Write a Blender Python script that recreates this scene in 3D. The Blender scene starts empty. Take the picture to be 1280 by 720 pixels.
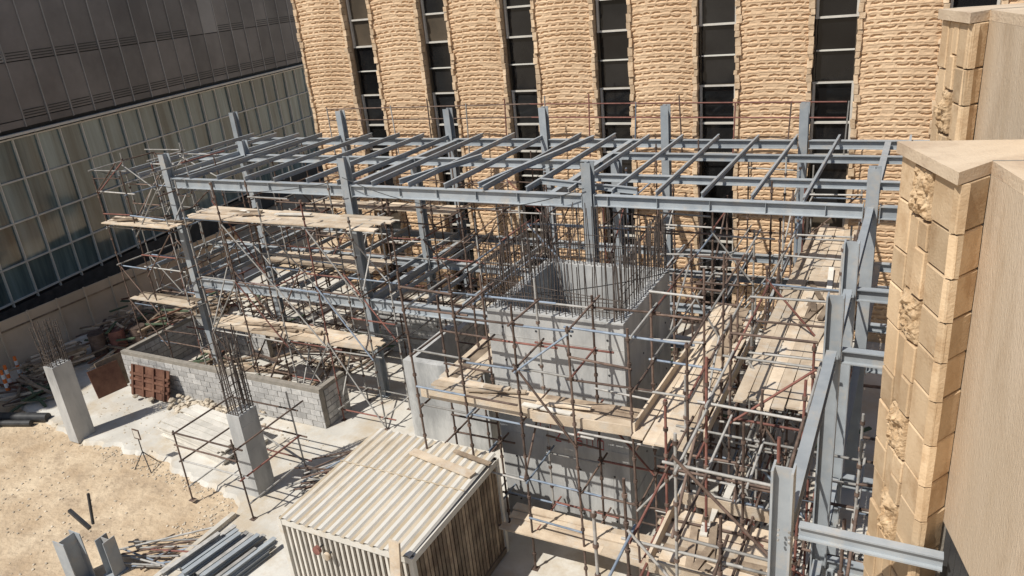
import bpy, math, random
from mathutils import Vector, Matrix, noise
random.seed(7)
R=random.uniform
scene=bpy.context.scene

# ------------------------------------------------------------------ materials
MATS={}
def mk(name,c1,c2,scale=2.0,rough=.85,bump=.25,bscale=25,island=0.0,metal=0.0,c3=None,s3=.5,spec=.3,stretch=(1,1,1),bdist=.02,lo3=.5):
    m=bpy.data.materials.new(name); m.use_nodes=True
    nt=m.node_tree; N=nt.nodes; L=nt.links
    b=N['Principled BSDF']
    tc=N.new('ShaderNodeTexCoord'); mp=N.new('ShaderNodeMapping'); mp.inputs['Scale'].default_value=stretch
    L.new(tc.outputs['Object'],mp.inputs['Vector'])
    n=N.new('ShaderNodeTexNoise'); n.inputs['Scale'].default_value=scale; n.inputs['Detail'].default_value=8; n.inputs['Roughness'].default_value=.62
    L.new(mp.outputs[0],n.inputs['Vector'])
    r=N.new('ShaderNodeValToRGB'); r.color_ramp.elements[0].position=.35; r.color_ramp.elements[1].position=.65
    r.color_ramp.elements[0].color=(*c1,1); r.color_ramp.elements[1].color=(*c2,1)
    L.new(n.outputs[0],r.inputs[0]); col=r.outputs[0]
    if c3:
        n3=N.new('ShaderNodeTexNoise'); n3.inputs['Scale'].default_value=s3; n3.inputs['Detail'].default_value=6; n3.inputs['Roughness'].default_value=.7
        L.new(mp.outputs[0],n3.inputs['Vector'])
        r3=N.new('ShaderNodeValToRGB'); r3.color_ramp.elements[0].position=lo3; r3.color_ramp.elements[1].position=lo3+.16
        r3.color_ramp.elements[0].color=(0,0,0,1); r3.color_ramp.elements[1].color=(1,1,1,1)
        L.new(n3.outputs[0],r3.inputs[0])
        mx=N.new('ShaderNodeMix'); mx.data_type='RGBA'; L.new(r3.outputs[0],mx.inputs[0]); L.new(col,mx.inputs[6]); mx.inputs[7].default_value=(*c3,1); col=mx.outputs[2]
    if island>0:
        g=N.new('ShaderNodeNewGeometry'); mr=N.new('ShaderNodeMapRange'); mr.inputs[3].default_value=1-island; mr.inputs[4].default_value=1+island*.7
        L.new(g.outputs['Random Per Island'],mr.inputs[0])
        vm=N.new('ShaderNodeVectorMath'); vm.operation='SCALE'; L.new(col,vm.inputs[0]); L.new(mr.outputs[0],vm.inputs[3]); col=vm.outputs[0]
    L.new(col,b.inputs['Base Color'])
    b.inputs['Roughness'].default_value=rough; b.inputs['Metallic'].default_value=metal
    b.inputs['Specular IOR Level'].default_value=spec
    if bump>0:
        nb=N.new('ShaderNodeTexNoise'); nb.inputs['Scale'].default_value=bscale; nb.inputs['Detail'].default_value=7
        L.new(mp.outputs[0],nb.inputs['Vector'])
        bp=N.new('ShaderNodeBump'); bp.inputs['Strength'].default_value=bump; bp.inputs['Distance'].default_value=bdist
        L.new(nb.outputs[0],bp.inputs['Height']); L.new(bp.outputs[0],b.inputs['Normal'])
    MATS[name]=m; return m

mk('sand',(.42,.31,.20),(.60,.48,.335),scale=.8,bump=.9,bscale=6,c3=(.37,.28,.19),s3=1.1,bdist=.06)
mk('slab_concrete',(.46,.435,.385),(.62,.59,.53),scale=.7,bump=.3,bscale=14,c3=(.47,.40,.305),s3=.6,lo3=.47)
mk('concrete',(.34,.34,.33),(.50,.495,.475),scale=1.6,bump=.3,bscale=18,c3=(.27,.27,.262),s3=1.3,stretch=(1,1,.3))
mk('block',(.37,.36,.345),(.52,.505,.48),scale=5,bump=.6,bscale=40,island=.2)
mk('mortar',(.22,.20,.17),(.30,.27,.23),scale=5,bump=.5)
mk('facade_stone',(.54,.37,.225),(.66,.475,.305),scale=1.0,bump=.5,bscale=26,c3=(.50,.335,.20),s3=.5,stretch=(1,1,.4))
mk('facade_chunk',(.50,.35,.215),(.70,.53,.36),scale=4,bump=.8,bscale=14,island=.2)
mk('smooth_stone',(.51,.36,.215),(.63,.47,.30),scale=1.8,bump=.6,bscale=45,island=.24,bdist=.01,c3=(.45,.30,.17),s3=2.5)
mk('rough_stone',(.42,.28,.155),(.63,.465,.29),scale=7,bump=1,bscale=22,island=.1,bdist=.03)
mk('stucco',(.52,.41,.29),(.60,.485,.36),scale=1.3,bump=.9,bscale=70,bdist=.01,c3=(.46,.35,.24),s3=1.6,stretch=(1,1,.22))
mk('coping',(.54,.42,.295),(.66,.53,.385),scale=1.2,bump=.4,bscale=40,c3=(.47,.355,.25),s3=2)
mk('steel_paint',(.285,.31,.33),(.355,.38,.395),scale=3,rough=.5,bump=.05,island=.16,spec=.4,c3=(.40,.375,.34),s3=2.2,lo3=.54)
mk('rust_tube',(.085,.058,.046),(.18,.125,.098),scale=6,rough=.8,bump=.2,island=.45)
mk('galv_tube',(.27,.26,.24),(.42,.40,.37),scale=6,rough=.6,bump=.2,island=.4)
mk('red_tube',(.15,.06,.048),(.25,.115,.09),scale=5,rough=.75,bump=.1,island=.3)
mk('blue_tube',(.15,.19,.25),(.27,.31,.36),scale=5,rough=.6,bump=.1,island=.3)
mk('rebar',(.06,.05,.045),(.13,.105,.09),scale=8,rough=.85,bump=.2,island=.3)
mk('plank',(.45,.35,.25),(.63,.52,.39),scale=2,rough=.9,bump=.4,bscale=30,island=.28,c3=(.54,.48,.40),s3=2.5)
mk('old_timber',(.19,.14,.10),(.36,.28,.20),scale=3,rough=.9,bump=.5,island=.4)
mk('white_board',(.54,.51,.45),(.66,.62,.55),scale=3,rough=.8,bump=.3,island=.2)
mk('ply_brown',(.10,.045,.03),(.17,.085,.055),scale=3,rough=.7,bump=.3,island=.2)
mk('shed_sheet',(.56,.53,.47),(.69,.66,.60),scale=1.6,rough=.6,bump=.1,c3=(.50,.43,.33),s3=1.6,stretch=(1,.3,1))
mk('shed_groove',(.36,.28,.18),(.54,.46,.35),scale=2.2,rough=.7,bump=.1,stretch=(1,.3,1))
mk('shed_dark',(.13,.10,.075),(.19,.15,.11),scale=3,rough=.7,bump=.1)
mk('hoarding',(.48,.39,.29),(.56,.46,.35),scale=1.2,rough=.8,bump=.1,island=.1)
mk('panel_dark',(.14,.13,.127),(.20,.188,.182),scale=.5,rough=.5,bump=.05,island=.2,metal=.2)
mk('panel_light',(.27,.265,.255),(.34,.33,.32),scale=.5,rough=.5,bump=.05,island=.2)
mk('mullion',(.55,.53,.47),(.65,.63,.57),scale=2,rough=.5,bump=0)
mk('teal_glass',(.03,.06,.065),(.19,.265,.27),scale=.45,rough=.08,bump=.12,bscale=1.2,island=.4,spec=1.0,stretch=(3,3,.22))  # stretched pale streaks paint vertical reflections into the glass base colour
mk('dark_glass',(.007,.007,.008),(.018,.018,.018),scale=.6,rough=.08,bump=.05,bscale=1.5,island=.4,spec=.4)
mk('blind',(.06,.048,.035),(.10,.078,.055),scale=1,rough=.3,bump=0,spec=.5)
mk('win_frame',(.50,.47,.42),(.60,.57,.51),scale=2,rough=.5,bump=0)
mk('dark_metal',(.03,.03,.032),(.06,.06,.06),scale=3,rough=.5,bump=0)
mk('orange_plastic',(.70,.16,.03),(.75,.20,.05),scale=3,rough=.5,bump=0)
mk('white_plastic',(.68,.68,.66),(.76,.76,.74),scale=3,rough=.5,bump=0)
mk('red_paint',(.30,.05,.05),(.4,.08,.07),scale=9,rough=.7,bump=0)
mk('rock',(.42,.35,.26),(.58,.51,.41),scale=4,rough=.9,bump=.5,island=.3)
mk('netting',(.06,.09,.055),(.10,.13,.08),scale=9,rough=.9,bump=.5)

# ------------------------------------------------------------------ mesh builder
class M:
    def __init__(s,name): s.name=name; s.v=[]; s.f=[]; s.mi=[]; s.mats=[]; s.sm=[]
    def mat(s,n):
        if n not in s.mats: s.mats.append(n)
        return s.mats.index(n)
    def add(s,vs,fs,mat,smooth=False):
        o=len(s.v); s.v+= [tuple(p) for p in vs]; k=s.mat(mat)
        for f in fs: s.f.append(tuple(i+o for i in f)); s.mi.append(k); s.sm.append(smooth)
    def ob(s,c,ax,ay,az,mat):
        c=Vector(c);ax=Vector(ax);ay=Vector(ay);az=Vector(az)
        vs=[c+sx*ax+sy*ay+sz*az for sz in(-1,1) for sy in(-1,1) for sx in(-1,1)]
        s.add(vs,[(0,2,3,1),(4,5,7,6),(0,1,5,4),(2,6,7,3),(0,4,6,2),(1,3,7,5)],mat)
    def box(s,x0,x1,y0,y1,z0,z1,mat): s.ob(((x0+x1)/2,(y0+y1)/2,(z0+z1)/2),((x1-x0)/2,0,0),(0,(y1-y0)/2,0),(0,0,(z1-z0)/2),mat)
    def bar(s,p1,p2,w,h,mat,up=(0,0,1)):
        p1=Vector(p1);p2=Vector(p2);d=p2-p1;l=d.length
        if l<1e-5:return
        d/=l; u=Vector(up)
        if abs(d.dot(u))>.98:u=Vector((0,1,0))
        sd=d.cross(u).normalized();u=sd.cross(d)
        s.ob((p1+p2)/2,d*l/2,sd*w/2,u*h/2,mat)
    def tube(s,p1,p2,r,mat,n=6,cap=True):
        p1=Vector(p1);p2=Vector(p2);d=p2-p1
        if d.length<1e-5:return
        d.normalize();u=Vector((0,0,1)) if abs(d.z)<.95 else Vector((1,0,0))
        a=d.cross(u).normalized();b=a.cross(d)
        vs=[];
        for p in(p1,p2):
            for i in range(n):
                t=2*math.pi*i/n; vs.append(p+a*r*math.cos(t)+b*r*math.sin(t))
        fs=[(i,(i+1)%n,(i+1)%n+n,i+n) for i in range(n)]
        s.add(vs,fs,mat,True)
        if cap:
            s.add(vs,[tuple(range(n))[::-1],tuple(range(n,2*n))],mat)
    def ibeam(s,p1,p2,h,b,mat='steel_paint',tw=.012,tf=.018,face=(0,0,1)):
        p1=Vector(p1);p2=Vector(p2);d=(p2-p1).normalized();u=Vector(face);sd=d.cross(u).normalized()
        w=b/2
        prof=[(-w,0),(w,0),(w,-tf),(tw/2,-tf),(tw/2,-h+tf),(w,-h+tf),(w,-h),(-w,-h),(-w,-h+tf),(-tw/2,-h+tf),(-tw/2,-tf),(-w,-tf)]
        vs=[p+sd*x+u*y for p in(p1,p2) for x,y in prof]; n=12
        fs=[(i,(i+1)%n,(i+1)%n+n,i+n) for i in range(n)]+[(0,1,2,3,10,11),(3,4,9,10),(4,5,6,7,8,9),(12,23,22,15,14,13),(15,22,21,16),(16,21,20,19,18,17)]
        s.add(vs,fs,mat)
    def col(s,x,y,z0,z1,sz=.27,b=.24,mat='steel_paint',dirx=True):
        if dirx: s.ibeam((x,y-sz/2,z0),(x,y-sz/2,z1),sz,b,mat,.014,.022,(0,-1,0))
        else: s.ibeam((x-sz/2,y,z0),(x-sz/2,y,z1),sz,b,mat,.014,.022,(-1,0,0))
        s.box(x-.2,x+.2,y-.2,y+.2,z0,z0+.025,mat)
    def build(s,parent=None):
        me=bpy.data.meshes.new(s.name); me.from_pydata(s.v,[],s.f)
        for n in s.mats: me.materials.append(MATS[n])
        me.polygons.foreach_set('material_index',s.mi); me.polygons.foreach_set('use_smooth',s.sm); me.update()
        o=bpy.data.objects.new(s.name,me); scene.collection.objects.link(o)
        if parent:o.parent=parent
        return o
def empty(name):
    e=bpy.data.objects.new(name,None); scene.collection.objects.link(e); return e

# ------------------------------------------------------------------ ground
g=M('ground'); g.add([(-400,-400,0),(400,-400,0),(400,400,0),(-400,400,0)],[(0,1,2,3)],'sand'); g.build()
s=M('concrete_slab')
edge=[(-30,12.6),(-26.6,12.2),(-24.5,11.9),(-22.1,11.5),(-20.2,11.62),(-18.3,11.5),(-16.7,11.3),(-15.2,11.1),(-14.6,10.5)]
poly=[]
for a,b in zip(edge[:-1],edge[1:]):
    for q in range(14):
        t=q/14; x=a[0]+(b[0]-a[0])*t; y=a[1]+(b[1]-a[1])*t
        poly.append((x,y+.32*noise.noise(Vector((x*.9,y,3)))+.16*noise.noise(Vector((x*3.5,y,5)))))
poly+=[(-14.6,10.5),(-14.5,8.9),(-14.4,4),(4,4),(4,25.2),(-30,25.2)]
n=len(poly)
s.add([(x,y,.1) for x,y in poly]+[(x,y-.12 if i<n-6 else y,-.02) for i,(x,y) in enumerate(poly)],[tuple(range(n))]+[((i+1)%n,i,i+n,(i+1)%n+n) for i in range(n)],'slab_concrete')
s.build()
k=M('kerb'); k.bar((-14.5,4,.16),(-14.55,10.4,.16),.14,.14,'slab_concrete'); k.build()

# ------------------------------------------------------------------ facade building (carved stone)
YF=25.0; PITCH=3.4; WINX=[-19.5+PITCH*i for i in range(8)]; WW=1.22; PR=.2
fb=empty('stone_facade_building'); 
piers=[(-22.5,WINX[0]-WW/2)]+[(WINX[i]+WW/2,WINX[i+1]-WW/2) for i in range(len(WINX)-1)]
ZT=14.5
def hsh(a,b,c=0): 
    v=math.sin(a*127.1+b*311.7+c*74.7)*43758.5453; return v-math.floor(v)
pm=M('carved_piers')
for pi_,(xa,xb) in enumerate(piers):
    w=xb-xa; cx=(xa+xb)/2; nc=44; dz=.0245; nr=int(13.2/dz)
    vs=[]; sd=R(0,99)
    for j in range(nr+1):
        z=j*dz if j<nr else ZT
        for i in range(nc+1):
            t=i/nc*2-1; x=cx+t*w/2
            v=z/.17+.18*noise.noise(Vector((x*.9,z*.5,sd)))+.45*t*t
            row=math.floor(v); fr=v-row
            u=x*3.1+hsh(row,pi_)*5; cell=math.floor(u); fu=u-cell
            arch=(fu-.5)**2*4*.20*(1 if (row%2) else -1)
            f2=abs(fr-.5-arch)
            gro=max(0,1-f2/.22)
            gro=min(1,gro*1.9)
            wid=.5+.5*hsh(cell,row,1)
            gro*=min(1,max(0,wid*.5+.06-abs(fu-.5))/.10)
            if hsh(cell,row,5)<.12: gro*=.2
            fine=noise.noise(Vector((x*12,z*12,sd)))
            bul=.13*(1-t*t)
            step=.012*fr
            y=YF-PR-bul+.052*gro+step-.006*fine
            vs.append((x,y,z))
    fs=[(j*(nc+1)+i,j*(nc+1)+i+1,(j+1)*(nc+1)+i+1,(j+1)*(nc+1)+i) for j in range(nr) for i in range(nc)]
    pm.add(vs,fs,'facade_stone',False)
pm.build(fb)
sm=M('pier_edges')
for (xa,xb) in piers:
    sm.box(xa+.01,xb-.01,YF-PR+.085,YF+.3,0,ZT,'facade_stone')
    for side,xe in((1,xa),(-1,xb)):
        z=0
        while z<ZT:
            h=R(.12,.3); ww=R(.10,.17); pr=R(.04,.09)
            sm.ob((xe+side*ww/2-side*R(0,.05),YF-PR+.01-pr/2+.03,z+h/2),(ww/2,R(-.015,.015),0),(R(-.015,.015),pr/2+.07,0),(R(-.01,.01),R(-.01,.01),h/2-.008),'facade_chunk')
            z+=h
sm.build(fb)
wm=M('windows')
for wi,x in enumerate(WINX):
    a,b=x-WW/2,x+WW/2
    wm.box(a,b,YF+.16,YF+.3,0,ZT,'dark_metal')
    base=7.07-4.03*2
    while base<ZT:
        zz=[base,base+1.23,base+2.13,base+3.03,base+4.03]
        for q in range(4):
            z0,z1=zz[q],zz[q+1]
            if z0<.2: continue
            ty=R(-.006,.006)
            mt='dark_glass'
            if q==0 and R(0,1)<.3: mt='blind'
            if q==3 and R(0,1)<.3: mt='blind'
            wm.ob((x,YF+.12,(z0+z1)/2),(WW/2-.09,ty,0),(0,.01,0),(0,ty,(z1-z0)/2-.03),mt)
            if q==0 or q==3:
                for zf in((z0+.02,z1-.02) if q==0 else (z0+.03,)): wm.box(a+.02,b-.02,YF+.02,YF+.15,zf-.03,zf+.03,'win_frame')
                for xf in(a+.07,b-.07): wm.box(xf-.035,xf+.035,YF+.018,YF+.15,z0,z1,'win_frame')
            else:
                for xf in(a+.06,b-.06): wm.box(xf-.025,xf+.025,YF+.03,YF+.15,z0,z1,'blind')
                wm.box(a+.02,b-.02,YF+.03,YF+.15,z0-.02,z0+.02,'blind' if q==1 else 'mullion')
        base+=4.03
wm.build(fb)
bd=M('building_body'); bd.box(-22.4,6,YF+.31,YF+9,0,ZT,'facade_stone'); bd.box(-22.6,6,YF-.2,YF+9,ZT+.003,ZT+.3,'coping'); bd.build(fb)

# ------------------------------------------------------------------ left glass building
lb=empty('glass_office_building')
O=Vector((-32.9,15.6,0)); D=Vector((-.19,1,0)).normalized(); NR=Vector((D.y,-D.x,0))
def P(s_,z,o=0): return O+D*s_+NR*o+Vector((0,0,z))
gm=M('curtain_wall'); S0,S1=-14,40
gm.ob(P((S0+S1)/2,8.25,-3.2),D*(S1-S0)/2,NR*3,Vector((0,0,8.2)),'dark_metal')
rows=[1.5,2.9,4.55,6.2,7.85]
cw=1.22; sx=S0
while sx<S1:
    for r in range(4):
        t=R(-.012,.012);t2=R(-.012,.012)
        gm.ob(P(sx+cw/2,(rows[r]+rows[r+1])/2,-.05),D*(cw/2-.02)+NR*t,NR*.01,Vector((0,0,(rows[r+1]-rows[r])/2-.03))+NR*t2,'teal_glass')
    gm.bar(P(sx,1.3,.0),P(sx,7.9,.0),.05,.12,'mullion',up=NR)
    sx+=cw
for z in rows: gm.bar(P(S0,z,.01),P(S1,z,.01),.10,.06,'mullion')
gm.bar(P(S0,8.0,.08),P(S1,8.0,.08),.25,.1,'mullion')
gm.build(lb)
um=M('cladding_panels')
um.bar(P(S0,.7,-.05),P(S1,.7,-.05),.1,1.25,'dark_metal')
pw=1.28; sx=S0
while sx<S1:
    z=8.2
    for r,hh in enumerate((.32,2.3,2.5,2.5,)):
        lt = (random.random()<.12 and r>0)
        um.ob(P(sx+pw/2,z+hh/2,.0+R(-.012,.012)),D*(pw/2-.02),NR*.03,Vector((0,0,hh/2-.02)),'panel_light' if lt else 'panel_dark')
        if r in(1,2,3):
            for q in range(3):
                um.ob(P(sx+pw/2,z+.12+q*.11,.034),D*(pw/2-.1),NR*.004,Vector((0,0,.022)),'dark_metal')
        z+=hh
    um.bar(P(sx,8.2,.03),P(sx,z,.03),.05,.07,'panel_light',up=NR)
    sx+=pw
um.bar(P(S0,16.2,.05),P(S1,16.2,.05),.3,.3,'panel_dark')
um.build(lb)

hf=M('site_hoarding'); y=2
while y<25:
    hf.box(-30.2,-30.14,y+.01,y+1.19,.05,1.9,'hoarding'); hf.box(-30.14,-30.08,y-.03,y+.03,0,1.95,'hoarding'); 
    hf.bar((-30.12,y,1.5),(-30.12,y+1.2,1.5),.03,.06,'old_timber'); y+=1.2
hf.build()

# ------------------------------------------------------------------ near stone building on the right
nb=empty('stone_block_building')
def stone_pier(P1,P2,P3,P4,zt,zb,seed,name,smooth_bottom):
    random.seed(seed)
    m=M(name)
    P1,P2,P3,P4=[Vector((*p,0)) for p in(P1,P2,P3,P4)]
    U=(P2-P1);LA=U.length;U.normalize();NA=Vector((U.y,-U.x,0))
    if NA.x>0:NA=-NA
    V=(P3-P2);LB=V.length;V.normalize();NB=Vector((V.y,-V.x,0))
    if NB.y>0:NB=-NB
    back=[P1-NA*.06+U*.02,P2-NA*.06-NB*.06,P3-NB*.06-V*.02,P3+Vector((1.2,.2,0)),P4+Vector((6,0,0)),P1+Vector((6,.6,0))]
    vs=[p+Vector((0,0,zb)) for p in back]+[p+Vector((0,0,zt-.1)) for p in back]; n=6
    m.add(vs,[tuple(range(n))[::-1],tuple(range(n,2*n))]+[(i,(i+1)%n,(i+1)%n+n,i+n) for i in range(n)],'mortar')
    def rock(c0,du,dz,nrm,w,h,amp,mat,N=7):
        vs=[];sd=R(0,100)
        for j in range(N+1):
            for i in range(N+1):
                a=i/N;b=j/N
                e=min(a,1-a,b,1-b)
                d=-.05
                if e>0: d=.01+amp*min(1,e*6)*(.5+noise.noise(Vector((a*w*7,b*h*7,sd)))*1.0+.7*noise.noise(Vector((a*w*20,b*h*20,sd)))+.4*noise.noise(Vector((a*w*50,b*h*50,sd))))
                vs.append(c0+du*w*a+dz*h*b+nrm*d)
        fs=[(j*(N+1)+i,j*(N+1)+i+1,(j+1)*(N+1)+i+1,(j+1)*(N+1)+i) for j in range(N) for i in range(N)]
        m.add(vs,fs,mat,False)
    Z=Vector((0,0,1))
    w1=LA*.26;w2=LA*.34;w3=LA-w1-w2
    def blk(org,du,nrm,s0,w,z0,h,out,mat='smooth_stone'):
        g_=.007
        c=org+du*(s0+w/2)+Z*(z0+h/2)
        a=du*(w/2-g_);b=Z*(h/2-g_);e=.010
        tl=R(-.006,.006)
        ring=lambda k,d:[c-a*k[0]-b*k[1]+nrm*(d-tl),c+a*k[0]-b*k[1]+nrm*d,c+a*k[0]+b*k[1]+nrm*(d+tl),c-a*k[0]+b*k[1]+nrm*d]
        k2=(1-e/(w/2),1-e/(h/2))
        vs=ring((1,1),-.06)+ring((1,1),out-e)+ring(k2,out)
        fs=[(0,1,5,4),(1,2,6,5),(2,3,7,6),(3,0,4,7),(4,5,9,8),(5,6,10,9),(6,7,11,10),(7,4,8,11),(8,9,10,11)]
        m.add(vs,fs,mat)
    z=zt-.1
    while z>zb:
        h=R(.34,.52); blk(P1,U,NA,0,w1,z-h,h,R(.0,.02)); z-=h
    z=zt-.1;alt=seed%2
    while z>zb:
        if alt%2: 
            h=R(.40,.55); rock(P1+U*(w1+.01)+Z*(z-h+.006),U,Z,NA,w2-.02,h-.012,.055,'rough_stone',N=20)
        else:
            h=R(.42,.7); hs=h*R(.35,.65)
            blk(P1,U,NA,w1,w2*.48,z-h,h,.01); blk(P1,U,NA,w1+w2*.48,w2*.52,z-h,h-hs,.03); blk(P1,U,NA,w1+w2*.48,w2*.52,z-hs,hs,.018)
        z-=h;alt+=1
    z=zt-.1
    while z>zb:
        h=R(.34,.44); blk(P1,U,NA,w1+w2,w3,z-h,h,R(.0,.016)); blk(P2,V,NB,0,LB,z-h,h,R(.0,.01)) ; z-=h
    m.build(nb)
    c=M('coping_slab')
    pts=[P1+NA*.05-U*.03,P2+NA*.05+U*.03,P3,P4,P4+Vector((6,-2,0)),P1+Vector((6,.6,0))]
    vs=[p+Z*(zt-.098) for p in pts]+[p+Z*zt for p in pts]
    c.add(vs,[tuple(range(n))[::-1],tuple(range(n,2*n))]+[(i,(i+1)%n,(i+1)%n+n,i+n) for i in range(n)],'coping')
    # mortar joints between coping stones
    J=P3+Z*(zt+.002)
    c.bar(J,J+Vector((3.0,.35,0)),.012,.006,'mortar')
    c.bar(J+Vector((.9,.10,0)),J+Vector((.75,.85,0)),.012,.006,'mortar')
    c.build(nb)
    w=M('smooth_wall'); W=(P4-P3).normalized(); far=P3+W*4
    nn=Vector((W.y,-W.x,0)); 
    if nn.x>0: nn=-nn
    q=[P3+nn*.0,far,far-nn*.3,P3-nn*.3]
    vs=[p+Z*smooth_bottom for p in q]+[p+Z*(zt-.1) for p in q]
    w.add(vs,[(3,2,1,0),(4,5,6,7),(0,1,5,4),(1,2,6,5),(2,3,7,6),(3,0,4,7)],'stucco')
    for i_ in range(14):
        p=P3+W*(.1+i_*.14)-nn*.03
        w.bar(p+Z*zb,p+Z*smooth_bottom,.05,.03,'dark_metal')
    w.build(nb)
stone_pier((-.135,7.32),(.29,6.34),(.48,6.66),(.644,6.09),10.4,0,3,'stone_pier',7.08)
stone_pier((.08,9.5),(.33,8.85),(.46,9.02),(.75,8.0),11.3,0,6,'stone_pier_far',5)
random.seed(21)

# ------------------------------------------------------------------ lift core
lc=empty('concrete_lift_core')
X0,X1,Y0,Y1,ZC=-8.0,-4.9,13.0,16.15,5.5;T=.25
cm=M('core_walls')
cm.box(X0,X1,Y0,Y0+T,0,ZC,'concrete'); cm.box(X0,X1,Y1-T,Y1,0,ZC,'concrete')
cm.box(X0+.002,X0+T,Y0+T,Y1-T,0,ZC-.004,'concrete'); cm.box(X1-T,X1-.002,Y0+T,Y1-T,0,ZC-.004,'concrete')
for z in(1.22,2.44,3.7,4.9):
    cm.box(X0,X1,Y0-.006,Y0,z,z+.012,'concrete'); cm.box(X1,X1+.006,Y0,Y1,z,z+.012,'concrete')
for i in range(3):
    x=X0+.4+i*1.15; cm.box(x,x+.012,Y0-.005,Y0,0,ZC-.02,'concrete')
for z in(.6,1.8,3.1,4.3,5.1):
    for i in range(4):
        cm.tube((X0+.35+i*.8,Y0-.008,z),(X0+.35+i*.8,Y0+.01,z),.025,'dark_metal',8)
        cm.tube((X1-.01,Y0+.35+i*.8,z),(X1+.008,Y0+.35+i*.8,z),.025,'dark_metal',8)
cm.build(lc)
rm=M('starter_bars')
def bars(m,pts,z0,lo,hi,r=.011,lean=.05):
    for (x,y) in pts:
        h=R(lo,hi); m.tube((x,y,z0-.1),(x+R(-lean,lean),y+R(-lean,lean),z0+h),r,'rebar',5)
pts=[]
for k in range(2):
    o=.05 if k==0 else T-.05
    n=21
    for i in range(n):
        f=i/(n-1)
        pts+=[(X0+.06+(X1-X0-.12)*f,Y0+o),(X0+.06+(X1-X0-.12)*f,Y1-o),(X0+o,Y0+.06+(Y1-Y0-.12)*f),(X1-o,Y0+.06+(Y1-Y0-.12)*f)]
bars(rm,pts,ZC,1.1,1.5)
for z in(.25,.5,.75):
    for o in(.05,T-.05):
        for a,b in(((X0+.03,Y0+o),(X1-.03,Y0+o)),((X0+.03,Y1-o),(X1-.03,Y1-o)),((X0+o,Y0),(X0+o,Y1)),((X1-o,Y0),(X1-o,Y1))):
            if R(0,1)<.6: rm.tube((*a,ZC+z*R(.6,1)),(*b,ZC+z*R(.6,1)),.009,'rebar',5)
rm.build(lc)
gf=M('painted_marks')
def stroke(pts,x0,z0,sc):
    for a,b in zip(pts[:-1],pts[1:]):
        gf.bar((x0+a[0]*sc,Y0-.008,z0+a[1]*sc),(x0+b[0]*sc,Y0-.008,z0+b[1]*sc),.006,.03,'red_paint')
L_={'F':[[(0,0),(0,1),(.6,1)],[(0,.5),(.5,.5)]],'Z':[[(0,1),(.6,1),(0,0),(.6,0)]],'1':[[(.3,0),(.3,1)]],'6':[[(.6,1),(0,.6),(0,0),(.6,0),(.6,.5),(0,.5)]],'0':[[(0,0),(0,1),(.6,1),(.6,0),(0,0)]]}
for n_,ch in enumerate('FF1'): [stroke(p,-6.95+n_*.25,2.75,.22) for p in L_[ch]]
for n_,ch in enumerate('Z1600'): [stroke(p,-6.6+n_*.25,2.45,.22) for p in L_[ch]]
gf.build(lc)
w=M('concrete_wall'); w.box(-12.2,-9.6,15.1,15.35,.1,2.55,'concrete'); w.box(-12.2,-11.95,15.35,17.6,.1,2.546,'concrete'); w.box(-9.85,-9.6,15.35,17.6,.1,2.3,'concrete'); w.build()

# ------------------------------------------------------------------ concrete columns with rebar
def ccol(x,y,h,rb):
    e=empty('concrete_column'); m=M('column_shaft'); m.ob((x,y,h/2+.05),(.22,0,0),(0,.3,0),(0,0,h/2),'concrete')
    for z in(.6,1.5,2.2): m.box(x-.223,x+.223,y-.303,y+.303,z,z+.01,'concrete')
    m.build(e)
    r=M('starter_bars'); ps=[]
    for i in range(5):
        for j in range(5):
            if i in(0,4) or j in(0,4): ps.append((x-.18+i*.09,y-.25+j*.125))
    bars(r,ps,h,rb*.85,rb,.014,.10)
    bars(r,ps[::2],h,rb*.4,rb*.5,.014,.04)
    for z in(.1,.2,.35,.5,.7,.95,1.2,1.5):
        if z<rb:
            zz=h+z
            c=[(x-.20,y-.27),(x+.20,y-.27),(x+.20,y+.27),(x-.20,y+.27)]
            for q in range(4): r.tube((*c[q],zz),(*c[(q+1)%4],zz+R(-.03,.03)),.008,'rebar',5)
    r.build(e)
ccol(-22.4,11.6,2.6,1.5); ccol(-14.7,11.5,2.5,2.4)

# ------------------------------------------------------------------ block walls
def blockwall(name,segs):
    m=M(name)
    for (p1,p2,h,rag) in segs:
        p1=Vector((*p1,0));p2=Vector((*p2,0));d=p2-p1;L=d.length;d.normalize();nn=Vector((d.y,-d.x,0))
        m.bar(p1+Vector((0,0,.1+h/2-.03)),p2+Vector((0,0,.1+h/2-.03)),.17,h-.1,'mortar')
        nc=int(h/.2)
        for c in range(nc):
            off=(c%2)*.2; s_=-off
            while s_<L-.02:
                a=max(0,s_);b=min(L,s_+.4)
                if b-a>.05:
                    m.ob(p1+d*(a+b)/2+Vector((0,0,.1+c*.2+.1))+nn*R(-.006,.006),d*((b-a)/2-.010),nn*.1,Vector((0,0,.089)),'block')
                s_+=.4
    m.build()
blockwall('block_wall',[((-23.9,14.6),(-15.0,14.6),1.4,0),((-23.8,14.72),(-23.8,17.6),1.4,0),((-15.1,14.72),(-15.1,15.7),1.4,0)])
blockwall('block_wall',[((-23.7,17.7),(-20.2,17.7),1.4,0)])
blockwall('block_wall',[((-16.5,19.6),(-12.2,19.6),2.0,0),((-12.3,17.7),(-12.3,19.5),2.0,0)])
blockwall('block_wall',[((-7.3,8.2),(-4.4,8.2),1.4,0)])

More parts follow.
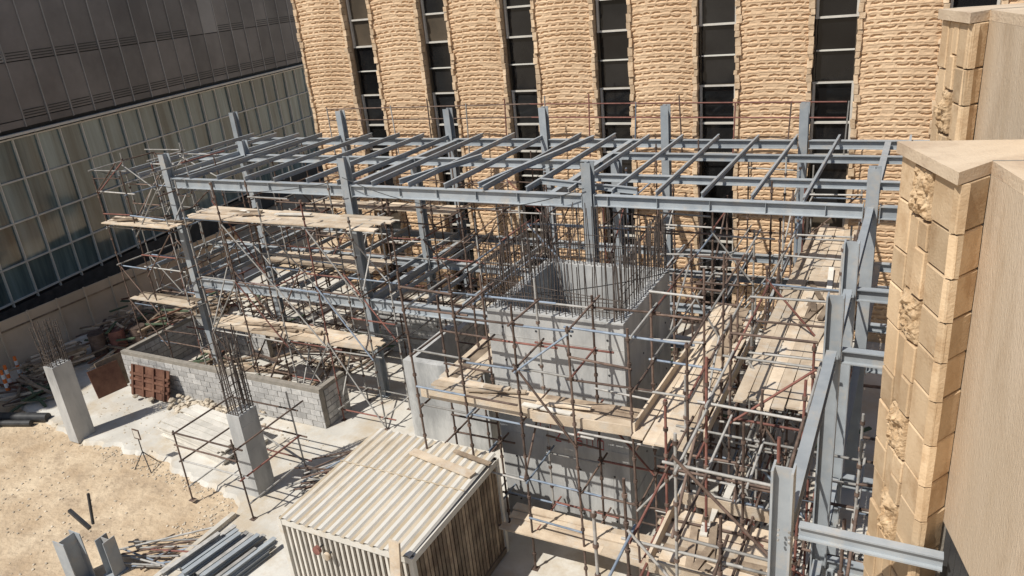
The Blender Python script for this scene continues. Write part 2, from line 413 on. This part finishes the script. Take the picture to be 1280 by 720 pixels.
# ------------------------------------------------------------------ steel frame
sf=empty('steel_frame')
cm=M('columns')
FR=[-22.0,-14.5,-7.06,-.8]; YA=16.8
for x in FR: cm.col(x,YA,.1,7.8)
BK=[-25.2,-19.6,-14.8,-11.1,-7.0,-3.0]; YB=23.0
for x in BK: cm.col(x,YB,.1,8.05)
for x in(-22.0,-14.5,-7.6): cm.col(x,20.2,.1,7.0 if x>-20 else 7.5)
cm.col(-.86,6.3,.1,7.58,.20,.19,dirx=False)
for y in(10.1,12.3): cm.col(-.82,y,.1,7.75,.22,.2,dirx=False)
cm.col(-1.55,7.2,.1,4.6,.2,.2,dirx=False)
cm.build(sf)
def level(zt,name,h=.32,b=.17):
    m=M(name)
    m.ibeam((-21.86,YA,zt),(-14.64,YA,zt),h,b); m.ibeam((-14.36,YA,zt),(-7.2,YA,zt),h,b); m.ibeam((-6.92,YA,zt),(-.95,YA,zt),h*.85,b); m.ibeam((-.66,YA,zt),(.4,YA,zt),h*.85,b)
    xs=[-25.2,-19.6,-14.8,-11.1,-7.0,-3.0,.6]
    for a,c in zip(xs[:-1],xs[1:]): m.ibeam((a+.15,YB,zt),(c-.15,YB,zt),h*.75,b)
    m.ibeam((-24.8,20.2,zt-.004),(-8.0,20.2,zt-.004),h*.75,b)
    m.ibeam((-8.1,18.75,zt-.004),(.4,18.75,zt-.004),h*.6,b*.9); m.ibeam((-8.1,21.2,zt-.004),(.4,21.2,zt-.004),h*.6,b*.9)
    for x in(-22.0,-14.5,-8.1,-.82): m.ibeam((x,YA+.12,zt-.008),(x,YB-.1,zt-.008),h*.8,b*.9)
    ys=[6.3,10.1,12.3,YA]
    for a,c in zip(ys[:-1],ys[1:]): m.ibeam((-.82,a+.13,zt),(-.82,c-.13,zt),.22,.13)
    for y in ys[:-1]: m.ibeam((-.7,y,zt-.02),(.5,y,zt-.02),.15 if y<7 else .2,.09 if y<7 else .13)
    for x in FR:
        for sx in(-.16,.16): m.box(x+sx-.008,x+sx+.008,YA-.1,YA+.1,zt-h-.03,zt+.03,'steel_paint')
    x=-21.2
    while x<-1:
        m.box(x-.005,x+.005,YA-b/2+.005,YA-.008,zt-h*.85+.02,zt-.02,'steel_paint'); x+=1.22
    m.build(sf)
level(7.0,'roof_beams'); level(3.45,'floor_beams')
# bolts on the near members
bm=M('bolts')
for y in(6.3,10.1,12.3):
    for z in(6.86,6.92,6.98,3.3,3.38):
        for dx in(-.05,.05): bm.tube((-.82+dx,y-.115,z-.03),(-.82+dx,y-.135,z-.03),.012,'galv_tube',6)
bm.build(sf)
jm=M('joists')
def joists(zt,xs,y0,y1,h=.14,b=.065,jit=.05):
    for x in xs:
        jm.ibeam((x+R(-.04,.04),y0+R(-jit,jit),zt+h+.004),(x+R(-.04,.04),y1+R(-jit,jit),zt+h+.004),h,b,'steel_paint',.01,.012)
x=-24.6;xs=[]
while x<-8.4: xs.append(x); x+=1.22
joists(7.0,xs,16.75,23.3)
joists(7.0,[-7.6,-6.5,-5.4,-4.3,-3.2,-2.1,-.25],16.85,23.2,.12,.055)
joists(3.45,[v for v in xs if v<-11],16.9,23.2)
joists(3.45,[-6.5,-4.3,-3.2,-2.1],18.7,23.1,.14,.07)
for (a,b_) in(((-10.2,16.9,7.17),(-9.3,22.8,7.17)),((-12.8,17,7.17),(-11.9,20.1,7.17)),((-5.9,17,7.15),(-8.7,17.6,7.15))):
    jm.ibeam(a,b_,.15,.1,'steel_paint',.01,.012)
jm.build(sf)
# ------------------------------------------------------------------ scaffolds
def pick(w): 
    r=R(0,1);t=0
    for k,v in w:
        t+=v
        if r<t:return k
    return w[-1][0]
WT=[('rust_tube',.50),('galv_tube',.40),('red_tube',.08),('blue_tube',.02)]
WR=[('rust_tube',.33),('galv_tube',.48),('red_tube',.10),('blue_tube',.09)]
def cup(m,x,y,z): m.tube((x,y,z-.03),(x,y,z+.03),.042,'rust_tube',6)
def scaffold(name,xs,ys,lifts,top,base=.1,brace=.4,cups=True,decks=(),skip=None,drop=.12,std=WT,led=WR):
    m=M(name); r=.0235
    for x in xs:
        for y in ys:
            if skip and skip(x,y): continue
            zt=top+R(-.6,.6); lx,ly=R(-.05,.05),R(-.05,.05)
            m.tube((x,y,base),(x+lx,y+ly,zt),r,pick(std))
            m.box(x-.075,x+.075,y-.075,y+.075,base,base+.012,'rust_tube')
            if cups:
                z=base+.4
                while z<zt: cup(m,x+lx*z/zt,y+ly*z/zt,z); z+=.5
    e=.18
    for z in lifts:
        for y in ys:
            for a,b in zip(xs[:-1],xs[1:]):
                if skip and (skip(a,y) or skip(b,y)):continue
                if R(0,1)<drop: continue
                zz=z+R(-.05,.05); m.tube((a-e*R(0,1),y+.045,zz+R(-.04,.04)),(b+e*R(0,2.5),y+.045,zz),r,pick(led))
                if R(0,1)<.25: m.tube((a,y-.045,zz+.5),(b,y-.045,zz+.5+R(-.08,.08)),r,pick(led))
        for x in xs:
            for a,b in zip(ys[:-1],ys[1:]):
                if skip and (skip(x,a) or skip(x,b)):continue
                if R(0,1)<drop: continue
                zz=z+.05+R(-.05,.05); m.tube((x+.045,a-e*R(0,1),zz),(x+.045,b+e*R(0,2.5),zz+R(-.04,.04)),r,pick(led))
    for za,zb in zip(lifts[:-1],lifts[1:]):
        for y in ys:
            for a,b in zip(xs[:-1],xs[1:]):
                if R(0,1)<brace and not(skip and (skip(a,y) or skip(b,y))):
                    if R(0,1)<.5:a,b=b,a
                    m.tube((a,y-.05,za-.1+R(-.2,.2)),(b,y-.05,zb+.1+R(-.2,.2)),r,pick(led))
        for x in xs:
            for a,b in zip(ys[:-1],ys[1:]):
                if R(0,1)<brace*.5 and not(skip and (skip(x,a) or skip(x,b))):
                    m.tube((x-.05,a,za),(x-.05,b,zb),r,pick(led))
    for dk in decks: deck(m,*dk)
    m.build()
def deck(m,x0,x1,y0,y1,z,along='x',mat='plank',mess=.04,toe=False):
    w=.225
    if along=='x':
        y=y0
        while y+w<=y1+.05:
            x=x0+R(-.25,.1)
            while x<x1-.3:
                l=min(R(2.2,3.9),x1-x+R(-.1,.35)); dz=R(0,.035)
                m.ob((x+l/2,y+w/2,z+.02+dz),(l/2,R(-mess,mess),R(-.012,.012)),(0,w/2-.007,0),(0,0,.019),mat if R(0,1)<.9 else 'old_timber'); x+=l
            y+=w
    else:
        x=x0
        while x+w<=x1+.05:
            y=y0+R(-.25,.1)
            while y<y1-.3:
                l=min(R(2.6,3.9),y1-y+R(-.1,.35)); dz=R(0,.03)
                m.ob((x+w/2,y+l/2,z+.02+dz),(w/2-.005,0,0),(R(-mess,mess)*.6,l/2,R(-.012,.012)),(0,0,.019),mat if R(0,1)<.95 else 'old_timber'); y+=l
            x+=w
def rng(a,b,n): return [a+(b-a)*i/(n-1) for i in range(n)]
scaffold('scaffolding',[-24.6,-23.2,-21.5],[15.9,17.1,18.4],[1.2,2.6,4.0,5.4,6.6,7.4],7.7,decks=[(-24.6,-21.2,15.7,16.5,5.6,'x'),(-24.4,-21.4,15.8,16.5,2.75,'x')],brace=.5)
scaffold('scaffolding',rng(-19.6,-13.2,5),[15.1,16.3],[.5,2.5,4.3,6.2],6.9,decks=[(-19.5,-12.6,15.1,16.3,6.25,'x'),(-19.6,-13.4,15.1,16.1,2.6,'x')],brace=.8)
scaffold('scaffolding',rng(-21.2,-9.4,9),[17.6,19.2,21.4,22.4],[.8,1.9,3.1,4.6,5.6],6.5,brace=.12,drop=.25,std=[('rust_tube',.8),('galv_tube',.2)],led=[('rust_tube',.65),('galv_tube',.25),('red_tube',.1)],decks=[(-20.8,-14,21.4,22.4,4.7,'x'),(-20,-15.5,18.2,19.4,3.65,'x')])
def sk(x,y): return X0-.3<x<X1+.3 and Y0-.3<y<Y1+.3
scaffold('scaffolding',[-9.0,-7.8,-6.6,-5.4,-4.2,-3.2],[11.5,12.6,14.0,15.6,17.2],[1.0,2.4,3.75,5.0,6.0],6.4,skip=sk,brace=.12,drop=.08,
  decks=[(-9.0,-4.0,11.75,12.7,3.8,'x'),(-4.2,-2.95,11.4,17.4,4.05,'y'),(-7.2,-4.2,11.4,12.4,1.0,'x'),(-9.2,-8.3,12.7,16,3.8,'y')],
  std=[('rust_tube',.8),('galv_tube',.2)],led=[('rust_tube',.32),('galv_tube',.33),('red_tube',.14),('blue_tube',.21)])
scaffold('scaffolding',[-2.6,-1.2],rng(8.6,22.2,9),[1.2,2.7,4.4,5.6],6.2,decks=[(-2.62,-.98,12.4,22.8,4.5,'y')],brace=.35,drop=.1)
scaffold('scaffolding',[-3.3,-2.0,-.4,.1],[7.4,8.6,10.4,11.6],[1.0,2.2,3.2,4.2],5.2,decks=[(-3.2,-1.5,9.2,10.9,3.1,'x')],brace=.3,drop=.1)
scaffold('scaffolding',rng(-7.0,-2.9,4),[17.6,19.2,21.8],[1.5,2.9,4.6,6.0],6.9,brace=.2,drop=.2)
scaffold('scaffolding',[-3.0,-2.3,-1.7],rng(11.2,16.4,4),[1.0,2.0,3.2,4.0],4.3,brace=.3,drop=.2)
scaffold('scaffolding',[-16.2,-14.0],[10.5,12.5],[.5,1.3,2.1],2.7,brace=.5,cups=False,decks=[])
m=M('guard_rail')
for x in rng(-21,-2,13):
    m.tube((x,23.9,6.2),(x+R(-.1,.1),23.9,8.1+R(-.2,.2)),.0235,pick(WR))
for z in(7.5,7.95): m.tube((-21,23.9,z),(-12,23.93,z+.05),.0235,'rust_tube'); m.tube((-12,23.9,z+.05),(-2,23.9,z-.05),.0235,'red_tube')
m.build()

m=M('timber_formwork')
m.bar((-9.1,11.72,3.95),(-6.4,11.70,3.92),.04,.22,'plank'); m.bar((-6.4,11.66,3.90),(-4.0,11.7,3.96),.04,.22,'plank')
m.bar((-4.2,11.45,4.2),(-4.1,14.9,4.2),.04,.2,'plank'); m.bar((-2.94,11.6,4.2),(-2.92,17,4.2),.04,.2,'plank')
m.bar((-3.2,9.15,3.28),(-1.5,9.15,3.28),.05,.24,'plank'); m.bar((-3.24,9.2,3.26),(-3.24,10.9,3.26),.05,.24,'plank'); m.bar((-1.46,9.2,3.3),(-1.46,10.9,3.3),.05,.24,'plank'); m.bar((-3.2,10.95,3.28),(-1.5,10.95,3.28),.05,.24,'plank')
m.build()
m=M('loose_planks')
for i in range(40):
    c=random.choice([(-6.5,12.2,3.9),(-3.5,14.5,4.13),(-1.7,17,4.58),(-17,15.7,6.33),(-23,16.2,5.68),(-2.4,10,3.18),(-17,15.5,2.68)])
    a=R(-.35,.35)+(math.pi/2 if c[0]>-4 else 0); l=R(.4,1.5)
    p=Vector(c)+Vector((R(-1.2,1.2) if c[0]<-4 else R(-.3,.3),R(-.25,.25) if c[0]<-4 else R(-1.6,1.6),R(0,.05)))
    m.ob(p,(math.cos(a)*l/2,math.sin(a)*l/2,R(-.01,.04)),(-math.sin(a)*.06,math.cos(a)*.06,0),(0,0,.017),random.choice(['plank','old_timber','white_board','old_timber']))
m.build()

# ------------------------------------------------------------------ shed
se=empty('site_cabin')
m=M('corrugated_roof'); xa,xb,ya,yb,zr=-10.6,-7.45,8.55,11.75,2.6
n=14; pw=(xb-xa)/n
for i in range(n):
    x=xa+i*pw
    pr=[(x,.0),(x+pw*.35,0),(x+pw*.5,.04),(x+pw*.85,.04),(x+pw,0)]
    for q in range(4):
        a,b=pr[q],pr[q+1]
        m.add([(a[0],ya-.06,zr+a[1]),(b[0],ya-.06,zr+b[1]),(b[0],yb+.05,zr+b[1]+.06),(a[0],yb+.05,zr+a[1]+.06)],[(0,1,2,3)],'shed_groove' if q==0 else 'shed_sheet')
m.bar((xa,(ya+yb)/2+.3,zr+.075),(xb,(ya+yb)/2+.3,zr+.075),.03,.01,'shed_groove')
m.build(se)
m=M('cabin_frame')
for a,b in(((xa,ya),(xb,ya)),((xb,ya),(xb,yb)),((xb,yb),(xa,yb)),((xa,yb),(xa,ya))):
    m.bar((*a,zr-.09),(*b,zr-.09),.08,.14,'shed_sheet'); m.bar((*a,.2),(*b,.2),.08,.14,'shed_dark')
for x,y in((xa,ya),(xb,ya),(xb,yb),(xa,yb)): m.box(x-.05,x+.05,y-.05,y+.05,.1,zr-.02,'shed_sheet')
m.build(se)
m=M('slatted_walls')
m.box(xa+.05,xb-.05,ya+.04,yb-.04,.12,zr-.1,'shed_dark')
x=xa+.1
while x<xb-.08: m.box(x,x+.055,ya-.01,ya+.04,.25,zr-.17,'white_board'); x+=.135
y=ya+.1
while y<yb-.08: m.box(xb-.045,xb+.005,y,y+.09,.25,zr-.17,'old_timber'); m.box(xa-.005,xa+.045,y,y+.07,.25,zr-.17,'shed_sheet'); y+=.125
m.build(se)
m=M('roof_debris'); m.bar((-9.2,11.2,2.74),(-7.5,10.9,2.73),.2,.04,'plank'); m.bar((-8.3,11.5,2.75),(-7.3,11.3,2.78),.1,.04,'old_timber'); m.build(se)
m=M('cable_drum'); m.tube((-9.6,8.35,2.2),(-9.6,8.42,2.2),.09,'red_tube',12); m.tube((-9.4,8.37,2.1),(-9.4,8.43,2.1),.08,'plank',12); m.tube((-9.6,8.42,2.2),(-9.6,8.55,2.2),.02,'dark_metal'); m.tube((-9.4,8.42,2.1),(-9.4,8.55,2.1),.02,'dark_metal'); m.build(se)
m=M('plywood_box')
m.box(-11.9,-11.86,11.9,13.0,.1,.9,'plank'); m.box(-11.86,-10.9,11.9,11.94,.1,.9,'plank'); m.box(-10.9,-10.86,11.9,13,.1,.9,'plank'); m.box(-11.86,-10.9,12.96,13.0,.1,.9,'plank'); m.build()
m=M('scaffold_board'); m.bar((-7.75,8.05,.1),(-7.55,8.3,3.1),.22,.05,'plank',up=(0,1,0)); m.build()

# ------------------------------------------------------------------ stacks and debris
def stack(name,c,L,W,H,ang,mat,t=.05,w=.2,mess=.04,mats=None):
    m=M(name); ca,sa=math.cos(ang),math.sin(ang); z=c[2]
    while z<c[2]+H:
        q=-W/2
        while q<W/2:
            l=L*R(.8,1.05); o=R(-.15,.15); a=ang+R(-mess,mess)
            p=Vector((c[0]-sa*q+ca*o,c[1]+ca*q+sa*o,z+t/2))
            m.ob(p,(math.cos(a)*l/2,math.sin(a)*l/2,R(-.01,.01)),(-math.sin(a)*(w/2-.008),math.cos(a)*(w/2-.008),0),(0,0,t/2-.003),random.choice(mats) if mats else mat)
            q+=w
        z+=t
    m.build()
stack('board_stack',(-18.0,12.9,.1),3.2,1.3,.45,-.12,'white_board')
stack('timber_stack',(-28.2,14.6,.1),1.9,1.0,.6,1.3,'plank',mats=['plank','old_timber'])
stack('timber_stack',(-26.7,19.5,.1),3.2,1.6,.7,.6,'old_timber',mess=.25,mats=['plank','old_timber','old_timber'])
stack('timber_stack',(-28.3,18.3,.1),2.6,1.4,.5,1.2,'old_timber',mess=.3,mats=['old_timber','plank'])
stack('timber_stack',(-19.5,16.4,.1),2.2,.8,.25,.1,'plank',mess=.2,mats=['plank','old_timber','white_board'])
m=M('timber_debris')
for i in range(330):
    z_=random.choice([(-27.6,18.4,1.9,2.2,1.0),(-27.6,18.4,1.9,2.2,1.0),(-27.6,15.6,1.4,1.8,.5),(-19,19,3,2.3,.3),(-10.5,18.6,2,2,.3),(-25.2,20.5,2.5,2,.6),(-21,16.3,2,.9,.25),(-4,20,3,2,.3),(-26.6,13.0,1.4,.6,.2)])
    p=Vector((z_[0]+R(-1,1)*z_[2],z_[1]+R(-1,1)*z_[3],.12+abs(R(0,1))*z_[4]));a=R(0,3.14);l=R(.4,2.4);tz=R(-.12,.12)
    m.ob(p,(math.cos(a)*l/2,math.sin(a)*l/2,tz*l/2),(-math.sin(a)*.05,math.cos(a)*.05,0),(0,0,.025),random.choice(['old_timber','old_timber','plank','ply_brown','rust_tube','netting']))
m.build()
def drum(x,y,mt):
    m=M('oil_drum'); m.tube((x,y,.1),(x,y,.98),.29,mt,20)
    for z in(.12,.4,.7,.97): m.tube((x,y,z-.012),(x,y,z+.012),.302,mt,20)
    m.build()
drum(-26.9,16.4,'red_tube'); drum(-27.4,15.9,'rust_tube'); drum(-26.3,16.9,'rust_tube')
m=M('formwork_panel')
m.ob((-22.2,14.15,.65),(.95,0,0),(0,.15,.5),(0,-.02,.006),'ply_brown')
for i in range(4): m.ob((-23.0+i*.52,14.12,.66),(.04,0,0),(0,.15,.5),(0,-.05,.015),'ply_brown')
for i in(-.4,.1,.45): m.ob((-22.2,14.15+i*.15-.03,.65+i*.5),(.95,0,0),(0,.012,.04),(0,-.04,.012),'ply_brown')
m.build()
m=M('formwork_panel')
m.ob((-24.1,13.9,.6),(.1,.5,0),(-.09,0,.5),(.015,0,.004),'ply_brown'); m.ob((-24.25,14.3,.65),(.05,.5,0),(-.12,0,.55),(.015,0,.004),'old_timber'); m.build()
m=M('sign_stand'); x,y=-18.9,11.2
for dx,dy in((-.3,-.2),(.35,-.15),(0,.35)): m.tube((x+dx,y+dy,.0),(x,y,.55),.015,'dark_metal')
m.tube((x,y,.5),(x,y,1.15),.017,'dark_metal'); m.box(x-.14,x+.14,y-.02,y-.0,.98,1.3,'rust_tube'); m.box(x-.11,x+.11,y-.025,y-.02,1.02,1.26,'white_board'); m.build()
def bollard(x,y):
    m=M('traffic_bollard'); m.tube((x,y,0),(x,y,.06),.2,'dark_metal',12)
    for i,mt in enumerate(['orange_plastic','white_plastic','orange_plastic','white_plastic','orange_plastic']): m.tube((x,y,.06+i*.17),(x,y,.23+i*.17),.075-.006*i,mt,12)
    m.build()
bollard(-28.5,13.0); bollard(-28.2,12.7); bollard(-28.9,13.6)
m=M('plastic_barrier'); m.box(-29.4,-28.9,12.2,12.5,0,.8,'white_plastic'); m.box(-29.32,-28.98,12.25,12.45,.8,.95,'orange_plastic'); m.build()
m=M('drain_pipe'); m.tube((-27.5,11.0,.16),(-24.6,11.9,.16),.15,'dark_metal',14); m.tube((-27.6,10.6,.12),(-24.9,11.5,.12),.1,'dark_metal',12); m.build()
m=M('steel_section_stack')
for i in range(9):
    for j in range(2 if i%3 else 3):
        o=R(-.3,.3); m.ibeam((-14.1+i*.16,8.2+o,.28+j*.14),(-13.9+i*.16,9.7+o,.28+j*.14),.13,.13,'steel_paint' if R(0,1)<.7 else 'galv_tube',.01,.012)
m.build()
m=M('steel_column_stub'); m.col(-16.4,7.4,0,1.25,.42,.40); m.col(-15.85,7.9,0,1.0,.3,.3,dirx=False)
m.bar((-16.9,7.9,1.5),(-16.3,7.9,1.15),.08,.08,'dark_metal'); m.bar((-16.3,8.0,1.2),(-16.25,8.1,2.0),.05,.05,'dark_metal'); m.build()
m=M('scaffold_tube_pile')
for i in range(16): m.tube((-16+R(-.5,.8),8.3+R(-.3,.4),.05+R(0,.15)),(-14.6+R(-.3,.5),9.0+R(-.7,.9),.1+R(0,.2)),.024,pick(WR))
m.build()
m=M('scaffold_tube_pile')
for i in range(20): m.tube((-13.6+R(-.4,.3),12.2+R(-.6,.6),.12+R(0,.5)),(-12.6+R(-.3,.5),12.8+R(-.7,.9),.12+R(0,.7)),.024,pick(WR))
m.build()
m=M('rubble')
def rk(x,y,z,s):
    t=(1+5**.5)/2
    ic=[(-1,t,0),(1,t,0),(-1,-t,0),(1,-t,0),(0,-1,t),(0,1,t),(0,-1,-t),(0,1,-t),(t,0,-1),(t,0,1),(-t,0,-1),(-t,0,1)]
    fc=[(0,11,5),(0,5,1),(0,1,7),(0,7,10),(0,10,11),(1,5,9),(5,11,4),(11,10,2),(10,7,6),(7,1,8),(3,9,4),(3,4,2),(3,2,6),(3,6,8),(3,8,9),(4,9,5),(2,4,11),(6,2,10),(8,6,7),(9,8,1)]
    m.add([(x+a*s*R(.35,.65),y+b*s*R(.35,.65),z+c*s*R(.2,.45)) for a,b,c in ic],fc,'rock')
for i in range(1100):
    c=random.choice([(-21,9.5,6,2.2),(-15.3,10,.7,1.6),(-17,11.1,3,.35),(-20,8,6,3),(-17.5,13.8,3,.5),(-22,12.9,5,.9),(-21,11.4,4,.4)])
    x=c[0]+random.gauss(0,.5)*c[2];y=c[1]+random.gauss(0,.5)*c[3]
    rk(x,y,.1 if y>11.75 else .01,R(.012,.045))
for i in range(220): rk(-19.5+random.gauss(0,1.1),14.0+random.gauss(0,.22),.1+R(0,.2),R(.05,.13))
m.build()
m=M('hanging_cable')
for (a,b,sag) in (((-24.5,16,7.4),(-14.6,16.3,7.2),.5),((-14.4,16.5,7.3),(-7.1,16.6,7.2),.7),((-9,12,6.2),(-3,17,6.0),.5)):
    a=Vector(a);b=Vector(b);pr=a
    for i in range(1,15):
        t=i/14;p=a.lerp(b,t)-Vector((0,0,sag*4*t*(1-t)));m.tube(pr,p,.012,'dark_metal',5);pr=p
m.build()

# ------------------------------------------------------------------ camera
cam=bpy.data.cameras.new('camera'); co=bpy.data.objects.new('camera',cam); scene.collection.objects.link(co)
Yc=Vector((540,441,-960)).normalized(); Zc=-Vector((240,-2440,-960)).normalized(); Zc=(Zc-Yc*Zc.dot(Yc)).normalized(); Xc=Yc.cross(Zc)
co.matrix_world=Matrix(((*Xc,0),(*Yc,0),(*Zc,12),(0,0,0,1)))
cam.sensor_width=36; cam.lens=27.0; cam.clip_end=1500; cam.clip_start=.1
scene.camera=co
# ------------------------------------------------------------------ light
to_sun=Vector((-.42*.58,-.9*.58,.80)).normalized()
sl=bpy.data.lights.new('sun','SUN'); so=bpy.data.objects.new('sun',sl); scene.collection.objects.link(so)
so.rotation_euler=to_sun.to_track_quat('Z','Y').to_euler(); sl.energy=5.0; sl.angle=math.radians(.5); sl.color=(1,.965,.90)
wd=bpy.data.worlds.new('World'); scene.world=wd; wd.use_nodes=True; nt=wd.node_tree
sky=nt.nodes.new('ShaderNodeTexSky'); sky.sky_type='NISHITA'; sky.sun_disc=False
sky.sun_elevation=math.asin(to_sun.z); sky.sun_rotation=math.atan2(to_sun.x,to_sun.y)
bg=nt.nodes['Background']; bg.inputs[1].default_value=.085; nt.links.new(sky.outputs[0],bg.inputs[0])
scene.view_settings.view_transform='Standard'; scene.view_settings.look='None'; scene.view_settings.exposure=0
